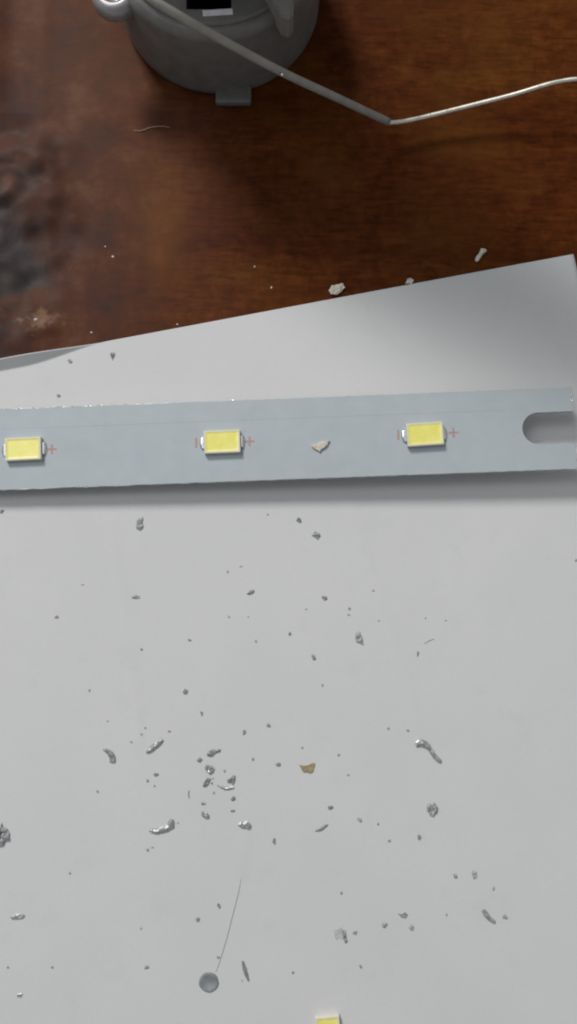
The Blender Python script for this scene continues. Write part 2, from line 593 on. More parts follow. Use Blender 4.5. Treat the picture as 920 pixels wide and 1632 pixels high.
# ---- the LED package (built once; copies share the meshes)
def led_parts():
    L, W, H = 4.62 * MM, 2.95 * MM, 0.78 * MM
    il, iw = L - 0.44 * MM, W - 0.42 * MM
    bm = bmesh.new()
    def ring(l, w, z, c):
        pts = []
        for sx, sy in ((1, 1), (-1, 1), (-1, -1), (1, -1)):
            for k in range(4):
                base = {(1, 1): 0, (-1, 1): 90, (-1, -1): 180, (1, -1): 270}[(sx, sy)]
                a = math.radians(base + 30 * k)
                pts.append(bm.verts.new((sx * (l / 2 - c) + c * math.cos(a), sy * (w / 2 - c) + c * math.sin(a), z)))
        return pts
    rs = [ring(L - 0.05 * MM, W - 0.05 * MM, 0.02 * MM, 0.08 * MM), ring(L, W, 0.30 * MM, 0.10 * MM), ring(L - 0.06 * MM, W - 0.06 * MM, H - 0.05 * MM, 0.10 * MM),
          ring(L - 0.14 * MM, W - 0.14 * MM, H, 0.10 * MM), ring(il, iw, H, 0.18 * MM), ring(il - 0.25 * MM, iw - 0.22 * MM, H - 0.20 * MM, 0.18 * MM)]
    for a, b in zip(rs, rs[1:]):
        for k in range(16):
            bm.faces.new((a[k], a[(k + 1) % 16], b[(k + 1) % 16], b[k]))
    bm.faces.new(rs[0][::-1]); bm.faces.new(rs[-1])
    body = bm
    ph = bmesh.new()
    bm = ph
    rr = [ring(il - 0.05 * MM, iw - 0.05 * MM, H - 0.05 * MM, 0.17 * MM), ring(il - 0.04 * MM, iw - 0.04 * MM, H - 0.004 * MM, 0.17 * MM), ring(il - 0.5 * MM, iw - 0.45 * MM, H - 0.05 * MM, 0.17 * MM),
          ring(il - 1.3 * MM, iw - 1.0 * MM, H - 0.06 * MM, 0.10 * MM), ring(il - 1.5 * MM, iw - 1.2 * MM, H - 0.13 * MM, 0.10 * MM), ring(il - 2.6 * MM, iw - 1.9 * MM, H - 0.10 * MM, 0.10 * MM)]
    for a, b in zip(rr, rr[1:]):
        for k in range(16):
            ph.faces.new((a[k], a[(k + 1) % 16], b[(k + 1) % 16], b[k]))
    ph.faces.new(rr[0][::-1]); ph.faces.new(rr[-1])
    def lead(sx):
        m = bmesh.new()
        add_box(m, (sx * (L / 2 + 0.14 * MM), 0, 0.20 * MM), (0.34 * MM, 1.55 * MM, 0.34 * MM), None, 0.12 * MM, 3)
        return m
    def solder(sx):
        m = bmesh.new()
        r = bmesh.ops.create_uvsphere(m, u_segments=16, v_segments=10, radius=1.0)
        for v in r['verts']:
            v.co = Vector((sx * (L / 2 + 0.30 * MM) + v.co.x * 0.30 * MM, v.co.y * 0.84 * MM, max(v.co.z, -0.05) * 0.20 * MM + 0.012 * MM))
        return m
    return body, ph, [lead(-1), lead(1)], [solder(-1), solder(1)]

_b, _p, _l, _s = led_parts()
led0 = link_mesh("led_chip", _b, M_BODY, None)
kids0 = [link_mesh("phosphor", _p, M_PHOS, led0)]
for m in _l: kids0.append(link_mesh("lead", m, M_STEEL, led0))
for m in _s: kids0.append(link_mesh("solder_joint", m, M_SOLDER, led0, True))

def copy_led():
    o = led0.copy(); COL.objects.link(o)
    out = [o]
    for k in kids0:
        c = k.copy(); COL.objects.link(c); c.parent = o
        out.append(c)
    return o

def mark(name, kind, px, py):
    p = strip_local(px, py)
    bm = bmesh.new()
    h = 0.012 * MM
    rnd = random.Random(px)
    if kind == '+':
        a = 0.62 * MM; t = 0.125 * MM
        pts = [(t, t), (a, t), (a, -t), (t, -t), (t, -a), (-t, -a), (-t, -t), (-a, -t), (-a, t), (-t, t), (-t, a), (t, a)]
    else:
        a = 0.62 * MM; t = 0.13 * MM
        pts = [(t, a), (t, 0.2 * a), (t, -a), (-t, -a), (-t, 0.1 * a), (-t, a)]
    pts = [(x + rnd.uniform(-1, 1) * 0.025 * MM, y + rnd.uniform(-1, 1) * 0.025 * MM) for x, y in pts]
    lo = [bm.verts.new((x, y, 0.001 * MM)) for x, y in pts]
    hi = [bm.verts.new((x, y, h)) for x, y in pts]
    bm.faces.new(lo); f = bm.faces.new(hi)
    for k in range(len(pts)):
        q = (k + 1) % len(pts)
        bm.faces.new((lo[k], lo[q], hi[q], hi[k]))
    bmesh.ops.triangulate(bm, faces=[x for x in bm.faces if len(x.verts) > 4])
    o = link_mesh(name, bm, M_RED, strip)
    o.location = p
    return o

H_LED = 0.78 * MM
for i, (px, py, rz, plus, minus) in enumerate([
        (36.5, 715, 0.8, (83, 716), (-4, 717)), (354, 703.5, 0.2, (398, 703.5), (313, 706)), (678, 691.5, 1.6, (723, 689.5), (635, 693))]):
    o = led0 if i == 0 else copy_led()
    p = strip_local(px, py, H_LED)
    o.parent = strip
    o.location = (p.x, p.y, 0.002 * MM)
    o.rotation_euler = (0, 0, math.radians(rz))
    mark("plus_mark", '+', *plus)
    mark("minus_mark", '-', *minus)

# loose LED near the bottom of the sheet
loose = empty("loose_led", on_paper(524, 1648), "loose yellow LED chip standing alone on the paper at its lower end", "LED")
lp = copy_led()
lp.parent = loose
lp.location = (0, 0, 0)
loose.rotation_euler = (0, 0, math.radians(94))
for c in list(lp.children):
    if c.name.startswith(("solder_joint", "lead")):
        bpy.data.objects.remove(c)

# ------------------------------------------------------------------ grey holder at the top
HC = at(352, 4)
holder = empty("grey_holder", HC, "round grey plastic holder with a black square hole in its top, standing on the wood", "holder")
HH = 12.5 * MM
R0 = HC.y - at(352, 152).y
bm = bmesh.new()
add_lathe(bm, [(R0 - 0.35 * MM, 0.0), (R0 - 0.12 * MM, 0.2 * MM), (R0, 0.6 * MM), (R0, 1.8 * MM), (R0 + 0.05 * MM, HH - 1.2 * MM), (R0 - 0.25 * MM, HH - 0.4 * MM), (R0 - 0.9 * MM, HH),
               (R0 - 1.5 * MM, HH), (R0 - 1.7 * MM, HH - 0.5 * MM)], 96)
body = link_mesh("body", bm, M_GREY, holder, False)
zt = HH + 0.5 * MM
hx0, hx1 = at(297, 8, zt).x - HC.x, at(369, 8, zt).x - HC.x
hy0 = at(335, 15, zt).y - HC.y
hy1 = hy0 + 4.6 * MM
RP = HC.y - at(345, 38, zt).y
bm = bmesh.new()
add_lathe(bm, [(RP - 0.5 * MM, HH - 0.9 * MM), (RP - 0.5 * MM, HH - 0.25 * MM), (RP, HH), (RP - 0.02 * MM, zt - 0.3 * MM), (RP - 0.3 * MM, zt)], 96)
plate = link_mesh("top_plate", bm, M_GREY, holder, False)
# the square hole is cut through the plate into the body
bm = bmesh.new()
add_box(bm, ((hx0 + hx1) / 2, (hy0 + hy1) / 2, HH - 3 * MM), (hx1 - hx0, hy1 - hy0, 9 * MM))
cutter = link_mesh("cutter", bm, M_BLACK, holder)
for o in (body, plate):
    m = o.modifiers.new("hole", 'BOOLEAN')
    m.operation = 'DIFFERENCE'
    m.solver = 'EXACT'
    m.object = cutter
    bpy.context.view_layer.update()
    me = bpy.data.meshes.new_from_object(o.evaluated_get(bpy.context.evaluated_depsgraph_get()))
    o.modifiers.clear()
    o.data = me
    if len(me.materials) < 1: me.materials.append(M_GREY)
    for p in me.polygons: p.use_smooth = abs(p.normal.z) < 0.9 and len(p.vertices) == 4
bpy.data.objects.remove(cutter)
bm = bmesh.new()
for (cx, cy, sx, sy) in ((hx0, (hy0 + hy1) / 2, 0.1 * MM, hy1 - hy0), (hx1, (hy0 + hy1) / 2, 0.1 * MM, hy1 - hy0), ((hx0 + hx1) / 2, hy1, hx1 - hx0, 0.1 * MM), ((hx0 + hx1) / 2, hy0, hx1 - hx0, 0.1 * MM)):
    add_box(bm, (cx, cy, HH - 3.1 * MM), (sx + 0.02 * MM, sy + 0.02 * MM, 7 * MM))
add_box(bm, ((hx0 + hx1) / 2, (hy0 + hy1) / 2, HH - 6.6 * MM), (hx1 - hx0 + 0.2 * MM, hy1 - hy0 + 0.2 * MM, 0.2 * MM))
link_mesh("hole_lining", bm, M_BLACK, holder)
bm = bmesh.new()
lx0, lx1 = at(324, 20, HH).x - HC.x, at(372, 20, HH).x - HC.x
ly = at(348, 20.5, HH + 0.5 * MM).y - HC.y
add_box(bm, ((lx0 + lx1) / 2, ly, HH + 0.50 * MM), (lx1 - lx0, 0.78 * MM, 0.30 * MM), Matrix.Rotation(math.radians(4), 3, 'Z') @ Matrix.Rotation(math.radians(24), 3, 'X'), 0.1 * MM)
link_mesh("metal_lip", bm, M_STEEL, holder)
bm = bmesh.new()
fp = at(372, 158, 0.8 * MM) - HC
add_box(bm, (fp.x, fp.y + 0.75 * MM, 0.6 * MM), (4.8 * MM, 2.8 * MM, 1.2 * MM), None, 0.45 * MM, 4)
link_mesh("foot", bm, M_GREY, holder)
# slanting lug on the right of the rim
bm = bmesh.new()
prof = [at(418, -18, HH + 2 * MM), at(452, 29, HH + 2 * MM), at(467, 27, HH + 2 * MM), at(469, -18, HH + 2 * MM)]
lo = [bm.verts.new((p.x - HC.x, p.y - HC.y, HH - 2.0 * MM)) for p in prof]
hi = [bm.verts.new((p.x - HC.x, p.y - HC.y, HH + 2.0 * MM)) for p in prof]
bm.faces.new(lo[::-1]); bm.faces.new(hi)
for k in range(4):
    bm.faces.new((lo[k], lo[(k + 1) % 4], hi[(k + 1) % 4], hi[k]))
bmesh.ops.bevel(bm, geom=bm.edges[:], offset=0.35 * MM, segments=3, affect='EDGES', clamp_overlap=True)
link_mesh("lug", bm, M_GREY_PALE, holder)
# shiny ring on the left
bm = bmesh.new()
kp = at(181, -18, 12 * MM) - HC
prof = [(0.0003, 9.2 * MM), (2.3 * MM, 9.2 * MM), (2.9 * MM, 9.8 * MM), (2.95 * MM, 10.9 * MM), (2.5 * MM, 11.7 * MM), (1.9 * MM, 12.0 * MM), (1.5 * MM, 11.7 * MM), (1.3 * MM, 10.6 * MM), (0.0003, 10.5 * MM)]
add_lathe(bm, prof, 40, (kp.x, kp.y, 0))
link_mesh("ring_knob", bm, M_KNOB, holder, True)
bm = bmesh.new()
add_tube(bm, [(kp.x, kp.y, 9.4 * MM), (kp.x * 0.4, kp.y * 0.5 + 1 * MM, 9.4 * MM)], 1.3 * MM, 16)
link_mesh("knob_stem", bm, M_GREY, holder, True)
# added arm, unseen above the frame, shaped to shade the wood and sheet corner
bm = bmesh.new()
add_tube(bm, catmull([(-5 * MM, 11 * MM, HH - 1 * MM), (-5 * MM, 5 * MM, 27 * MM), (4 * MM, 2 * MM, 34 * MM), (17 * MM, 1 * MM, 45 * MM), (27 * MM, 0 * MM, 52 * MM)], 8), [6 * MM + 5.0 * MM * min(1, k / 8) - 4.8 * MM * max(0, (k - 12) / 20) for k in range(33)], 20)
link_mesh("added_shade_arm", bm, M_GREY, holder, True)

# ------------------------------------------------------------------ wire
wire = empty("bent_wire", at(620, 195), "thin grey wire bent to a bare silver end, hanging over the grey holder", "wire")
W0 = wire.location.copy()
P = [at(236, -6, 22 * MM), at(272, 17, 21 * MM), at(360, 67, 17.5 * MM), at(450, 115, 13 * MM), at(540, 157, 8.0 * MM), at(619, 194, 2.8 * MM)]
bm = bmesh.new()
add_tube(bm, [p - W0 for p in catmull(P, 8)], 0.50 * MM, 14)
link_mesh("insulation", bm, M_SLEEVE, wire, True)
P = [at(612, 191, 3.3 * MM), at(621, 195.5, 2.7 * MM), at(650, 192.5, 2.4 * MM), at(700, 181, 2.6 * MM), at(760, 166, 3.2 * MM), at(815, 152, 3.9 * MM), at(858, 139, 4.6 * MM), at(890, 130.5, 5.0 * MM),
     at(925, 126, 5.4 * MM), at(1010, 122, 6 * MM)]
bm = bmesh.new()
add_tube(bm, [p - W0 for p in catmull(P, 8)], 0.315 * MM, 14)
link_mesh("bare_end", bm, M_WIRE, wire, True)
bm = bmesh.new()
bp = at(450, 119, 13.5 * MM) - W0
r = bmesh.ops.create_icosphere(bm, subdivisions=2, radius=0.24 * MM, matrix=Matrix.Translation(bp))
link_mesh("bright_nick", bm, M_SOLDER, wire, True)

# ------------------------------------------------------------------ chips and shavings
def base_point(px, py, where):
    if where == 'paper':
        return on_paper(px, py)
    if where == 'strip':
        return STRIP_M @ (strip_local(px, py) + Vector((0, 0, 0.004 * MM)))
    p = at(px, py)
    return Vector((p.x, p.y, table_height(p.x, p.y)))

def flake(name, pts, mat, label, cat, seed, where='paper', hgt=0.30, thick=0.07, group=None):
    """crumpled chip with the given outline (photo pixels), lying on its support"""
    rnd = random.Random(seed)
    cx = sum(p[0] for p in pts) / len(pts); cy = sum(p[1] for p in pts) / len(pts)
    c = base_point(cx, cy, where)
    ref = base_point(cx + 10, cy, where)
    # refine the outline
    out = []
    for k in range(len(pts)):
        a, b = Vector(pts[k]), Vector(pts[(k + 1) % len(pts)])
        m = max(1, int((b - a).length / 3.2))
        for j in range(m):
            q = a.lerp(b, j / m)
            out.append(q + Vector((rnd.uniform(-.5, .5), rnd.uniform(-.5, .5))) * 1.7)
    W = [base_point(q.x, q.y, where) - c for q in out]
    n = len(W)
    bm = bmesh.new()
    t = thick * MM
    tilt = (rnd.uniform(-1, 1), rnd.uniform(-1, 1))
    def lift(v, amp):
        return amp * MM * (0.5 + 0.5 * rnd.uniform(-1, 1))
    sz = max(w.length for w in W)
    def relief(x, y):
        q = (x / sz * 1.3 + seed * 3.1, y / sz * 1.3, seed * 0.7)
        return 0.62 * hgt * MM * (0.12 + 1.7 * abs(noise.noise((q[0] * 1.5, q[1] * 1.5, q[2]))))
    lo = [bm.verts.new((w.x * 0.97, w.y * 0.97, w.z + 0.004 * MM + 0.22 * relief(w.x, w.y))) for w in W]
    hi = [bm.verts.new((w.x, w.y, l.co.z + t)) for w, l in zip(W, lo)]
    mid = [bm.verts.new((w.x * 0.62, w.y * 0.62, w.z * 0.62 + t + relief(w.x * .62, w.y * .62))) for w in W]
    inn = [bm.verts.new((w.x * 0.28, w.y * 0.28, w.z * 0.28 + t + relief(w.x * .28, w.y * .28))) for w in W]
    top = bm.verts.new((0, 0, t + relief(0, 0)))
    for k in range(n):
        q = (k + 1) % n
        bm.faces.new((lo[k], lo[q], hi[q], hi[k]))
        bm.faces.new((hi[k], hi[q], mid[q], mid[k]))
        bm.faces.new((mid[k], mid[q], inn[q], inn[k]))
        bm.faces.new((inn[k], inn[q], top))
    bot = bm.verts.new((0, 0, 0.003 * MM))
    for k in range(n):
        bm.faces.new((lo[(k + 1) % n], lo[k], bot))
    bmesh.ops.triangulate(bm, faces=bm.faces[:])
    o = link_mesh(name, bm, mat)
    o.location = c
    return tag(o, label, cat, group)

def ribbon(name, pts, widths, mat, label, seed, where='paper', arch=0.3, twist=0.6, group=None):
    """curled shaving along a centre line (photo pixels), widths in pixels"""
    rnd = random.Random(seed)
    c = base_point(*pts[len(pts) // 2], where)
    line = catmull([Vector((p[0], p[1], 0)) for p in pts], 5)
    ws = []
    for i in range(len(line)):
        f = i / (len(line) - 1) * (len(widths) - 1)
        k = min(int(f), len(widths) - 2)
        ws.append(widths[k] + (widths[k + 1] - widths[k]) * (f - k))
    PXM = (at(461, 816) - at(460, 816)).length
    bm = bmesh.new()
    rings = []
    for i, q in enumerate(line):
        p = base_point(q.x, q.y, where) - c
        a, b = line[max(i - 1, 0)], line[min(i + 1, len(line) - 1)]
        t = Vector((b.x - a.x, -(b.y - a.y), 0)).normalized()
        s = Vector((-t.y, t.x, 0))
        w = ws[i] * PXM / 2 * rnd.uniform(0.88, 1.10)
        tw = twist * math.sin(i * 0.45 + seed)
        ar = 0.65 * arch * MM * (0.85 + 0.15 * math.sin(i * 1.1 + seed * 2)) * min(1, ws[i] / 5)
        ring = []
        for u, v in ((-1, 0.05), (-0.6, 0.55), (0, 1.0), (0.6, 0.6), (1, 0.05)):
            ring.append(p + s * (u * w) + Vector((0, 0, 0.02 * MM + ar * (v + max(0, u * tw) * 0.9) + rnd.uniform(0, 0.02) * MM)))
        for u, v in ((0.95, 0.0), (0, 0.0), (-0.95, 0.0)):
            ring.append(p + s * (u * w * 0.9) + Vector((0, 0, 0.006 * MM)))
        rings.append([bm.verts.new(x) for x in ring])
    n = len(rings[0])
    for a, b in zip(rings, rings[1:]):
        for k in range(n):
            bm.faces.new((a[k], a[(k + 1) % n], b[(k + 1) % n], b[k]))
    bm.faces.new(rings[0][::-1]); bm.faces.new(rings[-1])
    bmesh.ops.triangulate(bm, faces=bm.faces[:])
    o = link_mesh(name, bm, mat)
    o.location = c
    return tag(o, label, "metal shaving", group)

def zoomed(x0, y0, s, pts):
    return [(x0 + x / s, y0 + y / s) for x, y in pts]
Z3 = lambda pts: zoomed(100, 1120, 2.875, pts)
Z4 = lambda pts: zoomed(420, 1120, 2.875, pts)
Z5 = lambda pts: zoomed(0, 1280, 2.875, pts)
Z6 = lambda pts: zoomed(280, 1340, 2.875, pts)
Z7 = lambda pts: zoomed(580, 1340, 2.706, pts)
G = "aluminium shavings scattered on the paper"

# on the wood
flake("cream_chip", zoomed(300, 250, 1.484, [(333, 318), (339, 306), (352, 305), (366, 301), (370, 312), (354, 328), (338, 327)]), M_CREAM,
      "cream flake with a ragged outline on the wood above the paper edge", "chip", 1, 'table', 0.5, 0.35)
flake("plastic_sliver", [(756, 416), (760, 419), (770, 406), (774.5, 401), (773, 398.5), (767, 398), (763, 404)], M_CREAM,
      "pale sliver like a tiny rod lying on the wood near the paper corner", "chip", 2, 'table', 0.4, 0.3)
flake("pale_chip", [(646, 454), (649, 446), (655, 444), (659, 448), (655, 454)], M_PALE,
      "small whitish chip touching the upper paper edge between two larger flakes", "chip", 3, 'table', 0.5, 0.3)
# on the strip
flake("cream_chip", zoomed(460, 560, 2, [(73, 303), (98, 291), (130, 285), (119, 303), (98, 319), (84, 312)]), M_CREAM,
      "small cream triangular chip lying on the white strip between two LEDs", "chip", 4, 'strip', 0.16, 0.3)
# on the paper
flake("metal_flake", zoomed(0, 800, 2, [(437, 60), (445, 50), (457, 48), (456, 80), (448, 93), (436, 86)]), M_SPECK,
      "upright oblong grey flake just below the strip, left half of the paper", "metal shaving", 11, hgt=0.16, group=G)
flake("metal_flake", [(472, 829), (475, 825), (480, 827), (481, 831), (477, 833)], M_SPECK, "small dark lump below the strip, the upper of two near mid paper", "metal shaving", 12, group=G)
flake("metal_flake", [(497, 853), (502, 848), (507, 849), (511, 854), (506, 860), (502, 856)], M_SPECK, "lumpy grey crumb below the strip, the lower of two near mid paper", "metal shaving", 13, group=G)
flake("metal_flake", [(394, 946), (399, 941), (405, 940), (405, 944), (397, 948)], M_SPECK, "small dark slanted shaving alone in the upper middle of the bare paper", "metal shaving", 14, group=G)
flake("metal_flake", [(209, 951), (216, 949), (222, 949), (222, 953), (211, 954)], M_SHAVING, "short flat shaving with a bright top under the oblong flake", "metal shaving", 15, group=G)
flake("metal_flake", zoomed(460, 800, 2, [(212, 432), (216, 415), (228, 412), (236, 440), (240, 455), (218, 448)]), M_DULL,
      "grey triangular shaving in the open paper right of centre", "metal shaving", 16, hgt=0.4, group=G)
flake("metal_flake", [(291, 1101), (294, 1097), (299, 1099), (299, 1104), (294, 1106)], M_SHAVING, "rounded grey crumb with a bright spot above the shaving cluster", "metal shaving", 17, hgt=0.4, group=G)
ribbon("curled_shaving", Z3([(186, 212), (212, 224), (228, 244), (231, 270)]), [2, 7, 10, 9], M_SPECK, "dark comma-shaped shaving, leftmost of the middle row", 21, arch=0.35, group=G)
ribbon("curled_shaving", Z3([(384, 228), (412, 206), (440, 186), (458, 166)]), [2, 9, 10, 5], M_SHAVING, "bright-backed slanted shaving right of the dark comma-shaped one", 22, arch=0.5, group=G)
flake("metal_flake", Z3([(658, 235), (672, 218), (700, 212), (724, 212), (722, 224), (700, 230), (685, 246), (668, 245)]), M_SPECK, "dark bird-shaped shaving at the top of the cluster", "metal shaving", 23, group=G)
flake("metal_flake", Z3([(650, 296), (660, 280), (680, 283), (696, 295), (692, 314), (676, 325), (664, 314), (655, 308)]), M_SHAVING, "curled shaving with a brilliant glint inside the cluster", "metal shaving", 24, hgt=0.7, group=G)
flake("metal_flake", Z3([(642, 380), (650, 357), (665, 342), (682, 346), (672, 365), (658, 384)]), M_SPECK, "dark oblong shaving on the left side of the cluster", "metal shaving", 25, group=G)
flake("metal_flake", Z3([(752, 352), (773, 341), (780, 332), (792, 332), (788, 360), (779, 378), (772, 364), (756, 364)]), M_SPECK, "dark forked shaving on the right side of the cluster", "metal shaving", 26, group=G)
ribbon("curled_shaving", Z3([(708, 377), (735, 387), (760, 391), (785, 387)]), [2, 4.5, 6, 4], M_SHAVING, "thin bowed shaving lying under the forked one in the cluster", 27, arch=0.3, group=G)
flake("metal_flake", Z3([(636, 512), (640, 496), (660, 500), (672, 510), (676, 530), (660, 528), (645, 520)]), M_SHAVING, "crumpled shaving below the cluster with a pale lower corner", "metal shaving", 28, hgt=0.5, group=G)
ribbon("curled_shaving", Z3([(398, 580), (432, 586), (466, 578), (492, 560), (503, 532)]), [3, 9, 11, 13, 6], M_SHAVING, "big boat-shaped shaving, the largest left of the cluster", 29, arch=0.55, group=G)
flake("metal_flake", Z3([(800, 556), (820, 543), (845, 540), (868, 560), (862, 576), (838, 575), (815, 568)]), M_SHAVING, "lens-shaped shiny shaving at the lower right of the cluster", "metal shaving", 30, hgt=0.5, group=G)
flake("tan_chip", Z4([(166, 285), (190, 288), (205, 284), (222, 276), (236, 276), (232, 300), (222, 320), (180, 314)]), M_TAN, "tan brown five-sided chip alone on the paper right of the shavings", "chip", 31, hgt=0.12, thick=0.12)
ribbon("curled_shaving", Z4([(698, 194), (722, 184), (748, 194), (766, 218), (784, 244), (812, 268)]), [9, 12, 9, 6, 8, 5], M_SHAVING, "long hooked shaving with a dark head, right side of the paper", 32, arch=0.55, group=G)
flake("metal_flake", Z4([(748, 470), (757, 461), (785, 458), (800, 480), (795, 505), (780, 522), (760, 515), (751, 492)]), M_DULL, "ribbed squarish shaving below the long hooked one", "metal shaving", 33, hgt=0.45, group=G)
ribbon("curled_shaving", Z4([(237, 587), (262, 578), (282, 565), (296, 557)]), [2, 5, 5, 2], M_SPECK, "faint slender shaving lying below the tan chip", 34, arch=0.2, group=G)
flake("metal_lump", zoomed(0, 1280, 15.33, [(-230, 700), (-120, 480), (40, 470), (90, 560), (200, 620), (240, 720), (245, 840), (150, 900), (80, 1000), (-20, 1030), (-150, 980)]), M_SHAVING,
      "large shiny crumpled metal lump cut off by the left photo edge", "metal shaving", 35, hgt=1.1, thick=0.2, group=G)
flake("metal_flake", Z5([(52, 516), (70, 505), (100, 502), (117, 510), (108, 526), (75, 530), (56, 526)]), M_SHAVING, "flat oval shaving below the large lump at the left", "metal shaving", 36, group=G)
flake("metal_flake", Z6([(188, 292), (194, 280), (202, 290), (207, 305), (200, 310)]), M_SHAVING, "small upright shaving beside the long thin hair", "metal shaving", 37, group=G)
ribbon("curled_shaving", Z6([(307, 550), (317, 588), (326, 615), (335, 642)]), [3, 6, 5, 2.5], M_SPECK, "straight dark needle-like shaving right of the round grey blob", 38, arch=0.25, group=G)
flake("metal_flake", Z7([(465, 140), (474, 128), (486, 132), (490, 155), (474, 166)]), M_DUST, "pale grey fuzzy crumb, the highest in the lower right of the paper", "metal shaving", 39, hgt=0.2, group=G)
flake("metal_flake", Z7([(146, 312), (158, 318), (178, 308), (188, 318), (184, 332), (160, 330)]), M_DULL, "low wide grey crumb in a row of three at the lower right", "metal shaving", 40, hgt=0.2, group=G)
ribbon("curled_shaving", Z7([(514, 298), (528, 318), (544, 338), (566, 352)]), [5, 8, 7, 5], M_DULL, "slanted grey shaving, the rightmost large one on the lower paper", 41, arch=0.35, group=G)
flake("metal_flake", Z6([(760, 405), (775, 420), (790, 462), (778, 470), (768, 445)]), M_SPECK, "thin dark shaving standing on the faint grey smudge", "metal shaving", 42, hgt=0.25, group=G)

# round grey blob and smudge
def disc(name, px, py, rpx, h, mat, label, cat, seed, prof, sq=1.0, ragged=1.0):
    rnd = random.Random(seed)
    c = on_paper(px, py)
    PXM = (at(461, 816) - at(460, 816)).length
    R = rpx * PXM
    bm = bmesh.new()
    n = 40
    rings = []
    ph = [rnd.uniform(0, 6) for _ in range(4)]
    for fr, fz in prof:
        rr = []
        for k in range(n):
            a = 2 * math.pi * k / n
            wob = 1 + ragged * (0.03 * math.sin(2 * a + ph[0]) + 0.02 * math.sin(5 * a + ph[1]) + 0.012 * math.sin(9 * a + ph[2]))
            rr.append(bm.verts.new((R * fr * wob * math.cos(a) * sq, R * fr * wob * math.sin(a), 0.004 * MM + h * MM * fz + (rnd.uniform(-.02, .02) * h * MM if fz > .3 else 0))))
        rings.append(rr)
    for a, b in zip(rings, rings[1:]):
        for k in range(n):
            bm.faces.new((a[k], a[(k + 1) % n], b[(k + 1) % n], b[k]))
    bm.faces.new(rings[0][::-1]); bm.faces.new(rings[-1])
    o = link_mesh(name, bm, mat, None, True)
    o.location = c
    return tag(o, label, cat)
disc("solder_blob", 333, 1565, 14.5, 0.26, M_DISC, "round flat dark grey blob at the lower end of the hair", "blob", 3,
     ((1.0, 0.0), (0.98, 0.35), (0.93, 0.62), (0.84, 0.66), (0.62, 0.42), (0.38, 0.22), (0.15, 0.16)), 1.0, 0.9)
disc("dust_smudge", 542, 1488, 10, 0.02, M_SMUDGE, "faint oval grey smudge of dust on the lower paper", "smudge", 4,
     ((1.0, 0.0), (0.95, 0.4), (0.7, 0.8), (0.4, 1.0), (0.15, 1.0)), 0.75, 7.5)

# hairs
def hair(name, pts, where, r, mat, label, lift=0.05):
    c = base_point(*pts[0], where)
    P = [base_point(x, y, where) + Vector((0, 0, (lift if 0 < i < len(pts) - 1 else 0.03) * MM)) - c for i, (x, y) in enumerate(pts)]
    bm = bmesh.new()
    L = catmull(P, 6)
    add_tube(bm, L, [r * MM * (0.55 + 0.45 * math.sin(math.pi * (0.1 + 0.85 * i / len(L)))) for i in range(len(L))], 6)
    o = link_mesh(name, bm, mat, None, True)
    o.location = c
    return tag(o, label, "hair")
hair("hair", [(384, 1400), (380, 1423), (371, 1458), (362, 1493), (351, 1530), (344, 1549)], 'paper', 0.035, M_HAIR_GREY, "long thin grey hair leading down to the round grey blob")
hair("hair", [(213, 208), (226, 209), (240, 204), (256, 202), (271, 203)], 'table', 0.07, M_HAIR_PALE, "short pale curved hair on the wood below the grey holder", 0.1)
hair("fibre", [(676, 1026), (684, 1021), (692, 1018)], 'paper', 0.035, M_DUST, "tiny faint fibre lying on the right half of the paper")
hair("fibre", [(302, 1259), (301, 1266), (302, 1272)], 'paper', 0.05, M_HAIR, "very short dark fibre just left of the shaving cluster")

# specks
def speck(px, py, w, h, mat, name, label, cat, group, where='paper', rot=0.0):
    rnd = random.Random(int(px * 131 + py * 17))
    PXM = (at(461, 816) - at(460, 816)).length
    c = base_point(px, py, where)
    bm = bmesh.new()
    r = bmesh.ops.create_icosphere(bm, subdivisions=2, radius=1.0)
    off = Vector((rnd.uniform(0, 50), rnd.uniform(0, 50), rnd.uniform(0, 50)))
    hz = min(w, h) * PXM * 0.26
    cs, sn = math.cos(rot), math.sin(rot)
    for v in r['verts']:
        k = 1 + 1.1 * noise.noise(v.co * 1.3 + off)
        x, y = v.co.x * k * w * PXM / 2, v.co.y * k * h * PXM / 2
        v.co = Vector((x * cs - y * sn, x * sn + y * cs, max(v.co.z * k, -0.4) * hz + 0.4 * hz + 0.003 * MM))
    o = link_mesh(name, bm, mat)
    o.location = c
    return tag(o, label, cat, group)

GP = "tiny metal specks on the paper"
LANDMARKS = [
    ("the oblong flake below the strip", 223, 834), ("the lumpy crumb below the strip", 504, 853), ("the lone slanted shaving", 400, 943),
    ("the short bright-topped shaving", 216, 951), ("the triangular shaving", 573, 1017), ("the rounded crumb above the cluster", 295, 1101),
    ("the dark comma-shaped shaving", 177, 1204), ("the bright-backed slanted shaving", 247, 1188), ("the bird-shaped shaving", 340, 1198),
    ("the glinting curled shaving", 335, 1224), ("the forked shaving", 370, 1241), ("the bowed shaving", 360, 1254), ("the boat-shaped shaving", 260, 1315),
    ("the lens-shaped shaving", 390, 1313), ("the crumpled shaving under the cluster", 328, 1298), ("the tan chip", 490, 1223), ("the long hooked shaving", 683, 1197),
    ("the ribbed squarish shaving", 687, 1290), ("the slender shaving under the tan chip", 512, 1319), ("the big lump at the photo edge", 6, 1328),
    ("the flat oval shaving", 29, 1459), ("the upright shaving beside the hair", 349, 1442), ("the needle-like shaving", 392, 1548), ("the round grey blob", 333, 1565),
    ("the faint grey smudge", 543, 1489), ("the fuzzy pale crumb at lower right", 757, 1393), ("the low wide crumb at lower right", 642, 1458),
    ("the rightmost slanted shaving", 779, 1460), ("the loose yellow LED", 524, 1630), ("the tiny faint fibre", 684, 1021), ("the middle LED of the strip", 354, 703),
    ("the right LED of the strip", 678, 691), ("the left LED of the strip", 37, 715)]
OCT = ["to the right of", "above and right of", "straight above", "above and left of", "to the left of", "below and left of", "straight below", "below and right of"]
